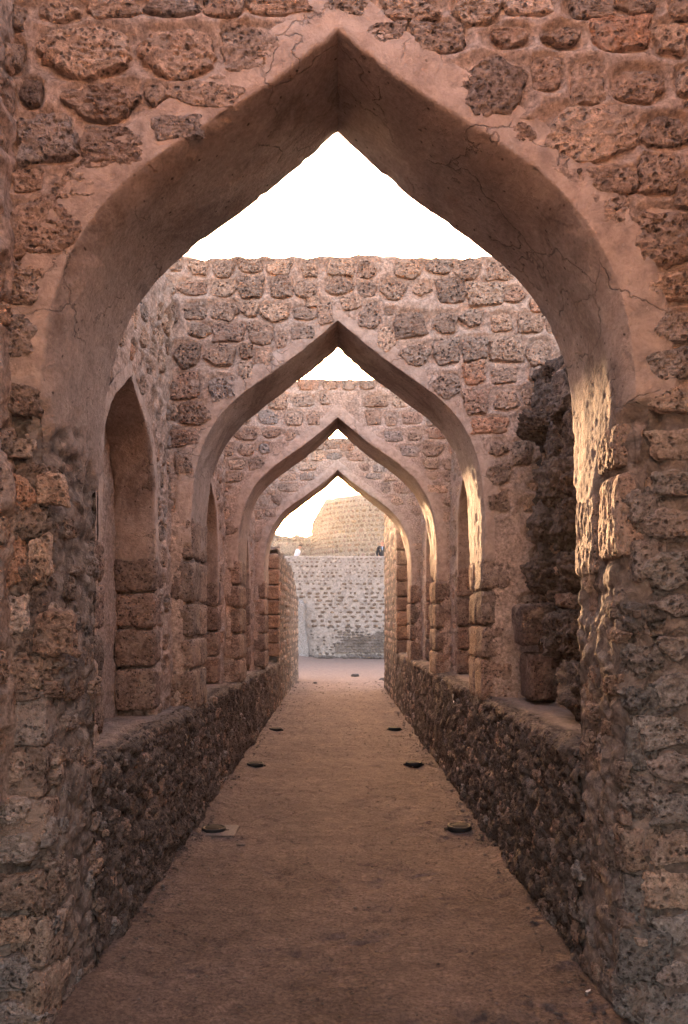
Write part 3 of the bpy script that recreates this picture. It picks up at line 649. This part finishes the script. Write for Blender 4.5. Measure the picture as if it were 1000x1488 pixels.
# ============================================================ WALLS BEYOND THE LAST ARCH
def end_wall(sx, y1, topf, label):
    y0 = 12.48; xs = 1.10; root = empty('passage_wall', (sx*xs, y0, 0), label, 'wall')
    fr = Fr((sx*xs, 0, 0), (0, 1, 0), (-sx, 0, 0))
    ys = 14.6     # a shallow recess first, then flush with the path
    def section(a, b, x, zb, tf, res, seed):
        f = Fr((sx*x, 0, 0), (0, 1, 0), (-sx, 0, 0)); nx = int((b-a)/res)+1
        st = courses(a, b, zb+.02, 4.2, .13, .075, lambda u, v, p, q: v+q < tf(u) and a+p*.5 < u < b-p*.5, gap=.2)
        U, T = np.meshgrid(np.linspace(a, b, nx), np.linspace(0, 1, int(3.5/res)+1)); tt = np.vectorize(tf)(U[0])[None, :]
        V = zb+(tt-zb)*T; P0 = f.P(U, V, U*0); h = fbm(P0, 4, 5, seed, .6)*.05
        P = f.P(U, V, h); rows = [P]
        for q in range(1, 7):
            t = f.P(U[-1:], V[-1:], U[-1:]*0-.09*q); t = t+np.array((0, 0, 1.))*(fbm(t, 4, 3, seed+1)*.05)[..., None]; rows.append(t)
        P = np.concatenate(rows); link('mortar_face', mesh_np('mortar_face', P.reshape(-1, 3), grid_faces(P.shape[0], P.shape[1], None, flip=f.flip), M['rubble']), root)
        put_stones(f, st, root, 'stone_mid', limit=140, proud=0., depth=.5)
    section(y0, ys, 1.30, .8, topf, .04, 301); section(ys, y1, xs, -.05, topf, .05, 303)
    # face of the return at the end of the recess, in dressed blocks
    z = .95 if sx < 0 else 1.0
    while z < topf(ys)-.2:
        h = random.uniform(.24, .32); c = random.uniform(.85, 1.1)
        boxpart('block', random.choice(BLKM), (sx*(xs+.15), ys+.08, z+h/2), (.34, .22, h-.015), root, (0, random.gauss(0, .01), random.gauss(0, .02)), (c, c*.95, c*.9)); z += h
    # far end of the wall
    fe = Fr((0, y1, 0), (1, 0, 0), (0, 1, 0)); a, b = sorted((sx*xs, sx*(xs+.6)))
    face('end_face', fe, a, b, -.05, topf(y1), .05, M['rubble'], root, None, 0, (), amp=.03, big=.04, seed=310)
    fo = Fr((sx*(xs+.58), 0, 0), (0, 1, 0), (sx, 0, 0)); 
    face('outer_face', fo, y0, y1, -.05, min(topf(y1), topf(y0)), .1, M['rubble'], root, None, 0, (), amp=.03, seed=311)
    return root
def topL(y):
    return float(np.interp(y, [12.4, 13.6, 14.0, 14.6, 15.2, 17, 19.6, 20.2, 21, 21.9], [3.9, 3.75, 3.3, 2.95, 2.9, 2.86, 2.82, 2.55, 2.35, 2.2])) + .05*math.sin(y*9)+.03*math.sin(y*23)
def topR(y): return 4.25+.03*math.sin(y*7)+.025*math.sin(y*19)
end_wall(-1, YL, topL, 'broken stone wall stepping down beyond the farthest arch on the left')
end_wall(1, YR, topR, 'full height stone wall continuing beyond the farthest arch on the right')
# unseen outer walls behind the niches that close the bays and shade them
for sx, lab in ((-1, 'thick outer masonry behind the left side bays'), (1, 'thick outer masonry behind the right side bays')):
    x = 1.95 if sx > 0 else 1.75
    root = empty('outer_wall', (sx*x, 0, 0), lab, 'wall')
    me = Fr((sx*x, 0, 0), (0, 1, 0), (-sx, 0, 0)); face('inner_face', me, -1, 12.6, -.05, 3.7, .08, M['rubble'], root, None, 0, (), amp=.03, big=.03, cap=.4, seed=400+sx)
    me = Fr((sx*(x+.4), 0, 0), (0, 1, 0), (sx, 0, 0)); face('outer_face', me, -1, 12.6, -.05, 3.7, .12, M['rubble'], root, None, 0, (), amp=.03, big=.03, seed=410+sx)

# ============================================================ GROUND
def ground(name, x0, x1, y0, y1, res, mat, z0, hf):
    nx = int((x1-x0)/res)+1; ny = int((y1-y0)/res)+1; X, Y = np.meshgrid(np.linspace(x0, x1, nx), np.linspace(y0, y1, ny))
    P = np.stack([X, Y, np.full_like(X, z0)], -1); P[..., 2] += hf(X, Y, P)
    return P, grid_faces(ny, nx)
def hpath(X, Y, P):
    e = ss(.85, 1.12, np.abs(X))*.03*(1+fbm(P, 3, 2, 501))
    scuff = -ss(.38, .12, worley(P*np.array([1, .5, 1]), 4.6, 505)[0])*.016*ss(-.1, .3, fbm(P, .9, 2, 506))-ss(.2, .5, fbm(P, 5, 4, 507, .7))*.012
    return (e+fbm(P, 1.1, 3, 500)*.012+fbm(P, 9, 4, 502)*.005+scuff)*ss(22.4, 20.5, Y)
parts = []
for (a, b, res) in ((-1, 2.9, .06), (2.9, 8, .016), (8, 14, .03), (14, 22.5, .06)):
    P, F = ground('path', -1.6 if a < 2.8 else -1.2, 1.6 if a < 2.8 else 1.2, a, b, res, None, 0, hpath); parts.append((P.reshape(-1, 3), F, None))
V, F, A = joined(parts); o = link('sandy_path', mesh_np('sandy_path', V, F, M['sand'])); tag(o, 'bare sandy path with scuffed footprints between the walls', 'path', kind='structure')
P, F = ground('moat', -30, 30, 22.49, 37, .25, None, 0, lambda X, Y, P: -.002+fbm(P, .5, 3, 510)*.03*ss(22.5, 25, Y)+ss(1.2, 2.6, np.abs(X-.6))*ss(30, 35, Y)*.22*ss(4, 1, np.abs(X)*0+1))
o = link('moat_floor', mesh_np('moat_floor', P.reshape(-1, 3), F, M['sand'])); tag(o, 'pale sandy floor of the dry moat before the far wall', 'ground', kind='structure')
V = np.array([(-1500, -1500, -.06), (1500, -1500, -.06), (1500, 1500, -.06), (-1500, 1500, -.06)]); o = link('ground', mesh_np('ground', V, np.array([(0, 1, 2, 3)]), M['plain'], smooth=False)); tag(o, 'flat sandy ground stretching to the horizon', 'ground', kind='structure')

# ============================================================ FAR RETAINING WALL AND TERRACE
YW, ZW = 34.5, 4.45
root = empty('retaining_wall', (0, YW, 0), 'pale limewashed rubble retaining wall closing the far end of the passage', 'wall')
fr = Fr((0, YW, 0), (1, 0, 0), (0, -1, 0))
face('limewash_face', fr, -9, 9, -.1, ZW, .06, M['lime'], root, None, 0, (), amp=.03, big=.05, cap=.5, seed=600, topamp=.02)
st = []
z = ZW-.12
rowh = [.09, .11, .12, .06, .1, .15, .07, .16, .15, .17]
for hgt in rowh:
    u = -9
    while u < 9:
        a = hgt*random.uniform(.45, .95)
        if random.random() < .85: st.append((u+a, z+random.gauss(0, .01), a*.8, hgt*.42*random.uniform(.7, 1.1), 'm'))
        u += 2*a+random.uniform(.02, .09)
    z -= hgt+.055
st += courses(-9, 9, 1.3, z+.05, .15, .085, lambda u, v, a, b: True, gap=.3)
st = [s for s in st if not (-1.75 < s[0] < -1.15 and s[1] < 2.55)]
put_stones(fr, st, root, 'stone_tiny', limit=0, depth=.45, proud=.02, restcol=(.80, .73, .70, 1))
low = courses(-9, 9, -.05, 1.3, .085, .06, lambda u, v, a, b: random.random() < .62 and not (-1.7 < u < -1.2), gap=.5)
geos = [stone_geo(2, 9, 5, 900+i) for i in range(8)]
def stuffstones(name, frm, sts, mat, parent, depth=.6, proud=.03):
    parts = []
    for (u, v, a, b, t) in sts:
        m = np.array(stone_matrix(frm, u, v, a, b, max(.03, min(a, b)*depth), random.gauss(0, .2), proud)); g, f = random.choice(geos); parts.append((g@m[:3, :3].T+m[:3, 3], f, None))
    V, F, A = joined(parts); o = link(name, mesh_np(name, V, F, mat), parent); o['kind'] = 'stuff'; o.color = (1, 1, 1, 1); return o
stuffstones('dark_footing_stones', fr, low, M['darkrock'], root)
# bare dark rubble where the limewash has fallen off
me_u = np.linspace(0, 1, 90); U, T = np.meshgrid(np.linspace(-.1, 5.2, 120), np.linspace(0, 1, 40))
topz = 1.22+fbm(np.stack([U[0]*1., U[0]*0, U[0]*0], -1), 1.6, 4, 620, .6)*.35; topz = topz-.22; V = .25+(topz[None, :]-.25)*T*(.35+.65*ss(0, .7, U+.1))
P = fr.P(U, V, .045+fbm(np.stack([U, V, U*0], -1), 5, 4, 621, .65)*.07)
tg = ['bare_patch']; o = link('bare_rubble_patch', mesh_np('bare_rubble_patch', P.reshape(-1, 3), grid_faces(40, 120, None), M['darkrock']), root); o['label'] = 'dark patch of bare rubble at the wall foot'
stuffstones('bare_rubble_stones', fr, courses(-.35, 5, .08, 1.5, .085, .06, lambda u, v, a, b: v < 1.12+.2*math.sin(u*3)+random.gauss(0, .14) and u > .05-.5*v+random.gauss(0, .12)+.35, gap=.08), M['darkrock'], root, proud=.06)
# plaster buttress
root2 = empty('buttress', (-1.5, YW-.6, 0), 'smooth grey plastered buttress at the left foot of the far pale wall', 'buttress')
V, F = BLKG[1]; Vb = V*np.array([.36, .45, 1.27]); Vb[:, 0] += .07*fbm(Vb, 2.2, 4, 905)+.10*ss(.2, -1.2, Vb[:, 2])-.06*Vb[:, 2]; Vb[:, 1] += .06*fbm(Vb, 2.5, 4, 906); Vb = Vb+np.array([-1.74, YW-.1, 1.26]); M['butt'] = earth('grey_plaster', (.26, .23, .225), (.33, .295, .285), (.40, .36, .35), relief=.006, bscale=20)
o = link('plaster_body', mesh_np('plaster_body', Vb, F, M['butt']), root2); 
Vb = V*np.array([.46, .52, .12])+np.array([-1.72, YW-.12, .06]); link('footing', mesh_np('footing', Vb, F, M['butt']), root2)
# terrace
V = np.array([(-12, YW+.45, 3.6), (12, YW+.45, 3.6), (12, 60, 3.6), (-12, 60, 3.6)]); o = link('terrace', mesh_np('terrace', V, np.array([(0, 1, 2, 3)]), M['plain'], smooth=False)); tag(o, 'raised sandy terrace behind the retaining wall', 'terrace', kind='structure')
V = np.array([(-12, YW+.5, 3.4), (12, YW+.5, 3.4), (12, YW+.5, 4.42), (-12, YW+.5, 4.42)]); link('inner_parapet_face', mesh_np('inner_parapet_face', V, np.array([(0, 3, 2, 1)]), M['lime'], smooth=False), root)
# footing pebbles
fg = Fr((0, YW-.1, .02), (1, 0, 0), (0, -1, 0))
parts = []
for i in range(160):
    V, F = ROCKG[i % 6]; s = random.uniform(.04, .13); x = random.uniform(-4, 5); parts.append((V*s*np.array([1.2, .9, .6])+np.array([x, YW-.12-abs(random.gauss(0, .25)), s*.3+.02]), F, None))
V, F, A = joined(parts); o = link('loose_stones', mesh_np('loose_stones', V, F, M['darkrock'])); tag(o, 'loose dark stones fallen along the foot of the far wall', 'stones', kind='stuff')

# ============================================================ FORT TOWER
YT = 45.
root = empty('fort_tower', (3.0, YT, 3.6), 'round stone fort tower with an eroded domed top above the terrace', 'tower')
cx, rad_, zt = 3.6, 5.3, 8.95
def tower_pt(th, v):      # th = 0 faces the camera, v height above 3.6
    H = 5.35; k = v/H
    r = rad_*(1-.02*k)*(1-ss(.85, 1.0, k)**2*.04)
    z = 3.6+np.minimum(v, H)
    droop = ss(.84, 1.04, np.abs(np.sin(th)))*.95*ss(.45, 1., k)
    return np.stack([cx+r*np.sin(th), YT+rad_-r*np.cos(th), z-droop], -1)
TH, VV = np.meshgrid(np.linspace(-2.0, 2.0, 160), np.linspace(-.3, 5.35, 90)); P = tower_pt(TH, VV)
P = P+(np.stack([np.sin(TH), -np.cos(TH), 0*TH], -1))*(fbm(P, 1.4, 5, 700, .6)*.12)[..., None]
P[..., 2] += fbm(P, 1.2, 3, 701)*.12*ss(.5, 1, VV/5.35)
rows = [P]
for q in (.8, .5, .2, 0.): rows.append(((P[-1:]-np.array([cx, YT+rad_, 0]))*np.array([q, q, 1])+np.array([cx, YT+rad_, .12*(1-q)])))
P = np.concatenate(rows); link('mortar_body', mesh_np('mortar_body', P.reshape(-1, 3), grid_faces(P.shape[0], P.shape[1]), M['fortmortar']), root)
parts = []; rest = []; v = .02; g3, m3 = GEO['stone_tinyblock']; cnt = 0
cand = []
while v < 4.9:
    h = random.uniform(.22, .29); th = -1.5
    while th < 1.5:
        wdt = random.choice((.16, .2, .24, .3, .42))*random.uniform(.85, 1.15); dth = wdt/rad_
        cand.append((th+dth/2, v+h/2, wdt*.44, h*.42)); th += dth+.035/rad_
    v += h+.03
cand.sort(key=lambda c: abs(c[0]+.42))
for i, (th, v, a, b) in enumerate(cand):
    p = tower_pt(np.array(th), np.array(v)); nrm = np.array([math.sin(th), -math.cos(th), 0]); f = Fr(p, (math.cos(th), math.sin(th), 0), nrm)
    mm = stone_matrix(f, 0, 0, a, b, .12, random.gauss(0, .02), .035+random.uniform(-.03, .02)); k = random.randrange(6)
    if i < 300:
        o = bpy.data.objects.new('block', m3[k]); COL.objects.link(o); o.parent = root; o.matrix_world = mm; o.matrix_parent_inverse = Matrix.Translation(-root.location)
        c = random.uniform(.8, 1.2); o.color = (c, c*random.uniform(.93, 1), c*random.uniform(.85, 1), 1)
    else: V, F = g3[k]; q = np.array(mm); parts.append((V@q[:3, :3].T+q[:3, 3], F, None))
V, F, A = joined(parts); o = link('outlying_blocks', mesh_np('outlying_blocks', V, F, M['palestone']), root); o['kind'] = 'stuff'; o.color = (1, 1, 1, 1)
# low curtain wall left of the tower
root = empty('curtain_wall', (-5, 50, 3.6), 'low pale curtain wall running left from the round fort tower', 'wall')
fr = Fr((0, 50, 0), (1, 0, 0), (0, -1, 0))
face('mortar_face', fr, -14, 1.5, 3.4, 7.0, .1, M['fortmortar'], root, None, 0, (), amp=.05, big=.15, cap=1.2, seed=710, topamp=.22)
st = courses(-14, 1, 3.6, 6.7, .17, .11, lambda u, v, a, b: True, gap=.25); put_stones(fr, st, root, 'stone_tiny', limit=0, depth=.4, proud=.02)

# ============================================================ PEOPLE ON THE TERRACE
def skin_body(name, verts, edges, radii, mat, parent, sub=2):
    me = bpy.data.meshes.new(name); me.from_pydata(verts, edges, []); o = link(name, me); me.materials.append(mat)
    sk = o.modifiers.new('s', 'SKIN'); 
    for i, r in enumerate(radii): me.skin_vertices[0].data[i].radius = (r if isinstance(r, tuple) else (r, r))
    me.skin_vertices[0].data[0].use_root = True; sk.use_smooth_shade = True
    sb = o.modifiers.new('b', 'SUBSURF'); sb.levels = sub; sb.render_levels = sub
    dg = bpy.context.evaluated_depsgraph_get(); m2 = bpy.data.meshes.new_from_object(o.evaluated_get(dg)); m2.name = name
    bpy.data.objects.remove(o); o = link(name, m2, parent)
    for p in m2.polygons: p.use_smooth = True
    return o
def ell(name, c, s, mat, parent, cut=None):
    V, F = ball_geo(9, 2.0, 1, 0, 0); V = V*np.array(s)
    if cut is not None: V[:, 2] = np.maximum(V[:, 2], cut)
    return link(name, mesh_np(name, V+np.array(c), F, mat), parent)
def person(x, y, z0, hgt, label, top, skin, hair, lean=0., turn=0., inner=None):
    root = empty('person', (x, y, z0), label, 'person'); s = hgt/1.75; T = lambda v: (x+(v[0]*math.cos(turn)-(v[1]-lean*max(0, v[2]-.95))*math.sin(turn))*s, y+(v[0]*math.sin(turn)+(v[1]-lean*max(0, v[2]-.95))*math.cos(turn))*s, z0+(v[2]-(.25*lean*max(0, v[2]-.95)))*s)
    B = [(0, 0, .95), (0, -.01, 1.12), (0, 0, 1.32), (0, .01, 1.46), (0, 0, 1.53), (0, -.02, 1.63), (0, -.01, 1.71),
         (.10, 0, .9), (.11, -.01, .5), (.12, .02, .1), (.13, -.11, .04), (-.10, 0, .9), (-.11, -.01, .5), (-.12, .02, .1), (-.13, -.11, .04),
         (.19, .01, 1.42), (.25, .02, 1.15), (.20, -.14, .98), (.14, -.22, 1.0), (-.19, .01, 1.42), (-.25, .02, 1.15), (-.20, -.14, .98), (-.14, -.22, 1.0)]
    E = [(0, 1), (1, 2), (2, 3), (3, 4), (4, 5), (5, 6), (0, 7), (7, 8), (8, 9), (9, 10), (0, 11), (11, 12), (12, 13), (13, 14), (3, 15), (15, 16), (16, 17), (17, 18), (3, 19), (19, 20), (20, 21), (21, 22)]
    rd = [(.15, .11), (.16, .11), (.19, .12), (.12, .085), .055, .085, .07, .09, .06, .042, .035, .09, .06, .042, .035, .055, .045, .036, .03, .055, .045, .036, .03]
    rs = [tuple(q*s for q in r) if isinstance(r, tuple) else r*s for r in rd]
    skin_body('body', [T(b) for b in B], E, rs, skin, root)
    # clothes: slightly fatter shells that end at neck, wrists and ankles
    tv = [0, 1, 2, 3, 15, 16, 17, 19, 20, 21]; mp = {v: i for i, v in enumerate(tv)}
    skin_body('jacket' if top is M['jacket'] else 'shirt', [T(B[i]) for i in tv], [(mp[a], mp[b]) for a, b in E if a in mp and b in mp], [tuple(q*1.12 for q in rs[i]) if isinstance(rs[i], tuple) else rs[i]*1.25 for i in tv], top, root)
    lv = [0, 7, 8, 9, 11, 12, 13]; mp = {v: i for i, v in enumerate(lv)}
    skin_body('trousers', [T(B[i]) for i in lv], [(mp[a], mp[b]) for a, b in E if a in mp and b in mp], [tuple(q*1.08 for q in rs[i]) if isinstance(rs[i], tuple) else rs[i]*1.3 for i in lv], M['trouser'], root)
    h = T((0, -.015, 1.665)); ell('hair', (h[0]+.0, h[1]+.015*s, h[2]+.015), (.088*s, .105*s, .10*s), hair, root, cut=.0 if hair is M['hair'] else .07)
    ell('nose', T((0, -.115, 1.63)), (.014, .02, .018), skin, root)
    for e in (-1, 1): ell('eye', T((e*.03, -.095, 1.655)), (.01, .008, .008), M['hair'], root); ell('ear', T((e*.088, -.01, 1.64)), (.012, .022, .03), skin, root)
    ell('mouth', T((0, -.10, 1.585)), (.025, .008, .007), M['bald'], root)
    if inner is not None: ell('shirt_front', T((.0, -.125, 1.38)), (.028, .02, .10), inner, root)
person(2.06, 36.7, 3.6, 1.75, 'balding man in a dark jacket and light blue shirt at the parapet', M['jacket'], M['bald'], M['bald'], inner=M['blue'])
person(-1.98, 36.6, 3.6, 1.60, 'dark haired person in a white shirt leaning forward behind the parapet', M['shirt'], M['skin'], M['hair'], lean=.35, turn=R(80))

# ============================================================ FLOOR UPLIGHTS
def disc(name, c, prof, mat, parent, n=40):
    V, F = [], []
    for (r, z) in prof:
        for i in range(n): a = 2*math.pi*i/n; V.append((c[0]+r*math.cos(a), c[1]+r*math.sin(a), c[2]+z))
    for k in range(len(prof)-1):
        for i in range(n): j = (i+1) % n; F.append((k*n+i, k*n+j, (k+1)*n+j, (k+1)*n+i))
    return link(name, mesh_np(name, np.array(V), np.array(F), mat), parent)
LT = [(311, 1212, 'nearest of the left row, set on a square concrete plate'), (371, 1116, 'second of the left row, under the second arch jamb'), (400.5, 1064, 'farthest of the left row of path lights'),
      (667.5, 1209, 'nearest of the right row, its lens dusted with sand'), (601.5, 1114.5, 'second of the right row along the low wall'), (573.5, 1063, 'farthest of the right row of path lights')]
LB = ['black round floor light on a square concrete plate, nearest on the left of the path', 'black round floor light, second along the left wall', 'small black round floor light, farthest along the left wall',
      'black round floor light with a sand dusted lens, nearest on the right of the path', 'black round floor light, second along the right wall', 'small black round floor light, farthest along the right wall']
for (xp, yp, _), lab in zip(LT, LB):
    Y = 1.6*F_/(yp-903-2); X = (xp-491)*Y/F_; root = empty('floor_light', (X, Y, 0), lab, 'floor light', 'round black lights set along both edges of the path')
    disc('housing', (X, Y, -.01), [(.0, .0), (.088, .0), (.092, .015), (.092, .045), (.086, .052), (.072, .052), (.070, .046), (.0, .046)], M['black'], root)
    disc('lens', (X, Y, .037), [(.069, 0.), (.06, .006), (.03, .010), (.0, .011)], M['glass'], root)
    for a in (.6, 2.2, 3.8, 5.4): disc('screw', (X+.079*math.cos(a), Y+.079*math.sin(a), .042), [(.005, 0), (.005, .003), (0, .003)], M['concrete'], root, 8)
    for a in (math.pi, 0): boxpart('lug', BLKM[2], (X+.095*math.cos(a), Y, .012), (.04, .035, .018), root, (0, 0, 0), (.12, .12, .12))
    if 'plate' in lab:
        V = BLKG[0][0]*np.array([.19, .15, .012])+np.array([X-.02, Y, .008]); link('base_plate', mesh_np('base_plate', V, BLKG[0][1], M['concrete']), root)
gp = []
for i in range(2600):
    Y = 2.9+18*random.random()**2.2; e = random.random() < .55; X = random.choice((-1, 1))*(1.08-abs(random.gauss(0, .10))) if e else random.uniform(-1.05, 1.05)
    s_ = random.uniform(.0025, .006)*(1.6 if e and random.random() < .25 else 1)*(1+Y*.06); V, F = GG[i % 4]; gp.append((V*s_*np.array([1.2, .9, .6])+np.array([X, Y, .004+(.02 if abs(X) > .98 else 0)]), F, None))
V, F, A = joined(gp); o = link('path_grit', mesh_np('path_grit', V, F, M['darkrock'])); tag(o, 'fine dark grit and chips scattered over the sandy path', 'grit', kind='stuff')
# ============================================================ LITTER ON THE PATH
LIT = [(124, 1477, .028, .012, 'white', 'white scrap of paper at the bottom left corner of the path', 1.2), (858, 1445, .022, .008, 'white', 'white cigarette end near the bottom right edge of the path', .5), (737, 1267, .02, .009, 'white', 'small white scrap beside the right wall past the near light', .1),
       (227, 1283, .014, .010, 'white', 'small white chip against the left wall nearer than the light', .3), (310, 1177, .012, .01, 'white', 'tiny white chip left of the path beyond the near light', .4), (350, 1230, .03, .012, 'concrete', 'pale flake lying right of the concrete plate', .0), (141, 1442, .014, .012, 'white', 'white pebble near the left wall at the bottom', .8)]
for (xp, yp, a, b, m, lab, rz) in LIT:
    Y = 1.6*F_/(yp-903); X = (xp-491)*Y/F_; o = link('litter', mesh_np('litter', ROCKG[0][0]*np.array([a, b, .006]), ROCKG[0][1], M[m])); o.location = (X, Y, .012); o.rotation_euler = (0, 0, rz); tag(o, lab, 'litter')
for (xp, yp, s, lab) in ((516, 983, .10, 'dark stone lying on the pale ground beyond the walls'), (458, 993, .04, 'tiny dark pebble left of the path beyond the last arch'), (516, 1321, .010, 'small dark pebble on the path right of the middle'), (806, 1409, .014, 'dark bit of grit near the right wall at the bottom'), (555, 989, .07, 'flat dark stone at the end of the right wall')):
    Y = 1.6*F_/(yp-903); X = (xp-491)*Y/F_; o = link('pebble', mesh_np('pebble', ROCKG[3][0]*np.array([s, s*.8, s*.45]), ROCKG[3][1], M['darkrock'])); o.location = (X, Y, s*.25+.005); tag(o, lab, 'pebble')

# ============================================================ EVENING HAZE
m = bpy.data.materials.new('evening_haze'); m.use_nodes = True; n = m.node_tree; n.nodes.remove(n.nodes['Principled BSDF'])
pv = n.nodes.new('ShaderNodeVolumePrincipled'); pv.inputs['Density'].default_value = .00019; pv.inputs['Anisotropy'].default_value = .78; pv.inputs['Color'].default_value = (.95, .93, .92, 1)
n.links.new(pv.outputs[0], n.nodes['Material Output'].inputs['Volume'])
V, F = [(x, y, z) for x in (-40, 40) for y in (-12, 75) for z in (-1.2, 10.5)], [(0, 1, 3, 2), (4, 6, 7, 5), (0, 4, 5, 1), (2, 3, 7, 6), (0, 2, 6, 4), (1, 5, 7, 3)]
o = link('haze', mesh_np('haze', np.array(V), np.array(F), m, smooth=False)); o['kind'] = 'stuff'; tag(o, 'thin evening haze hanging in the air', 'haze')
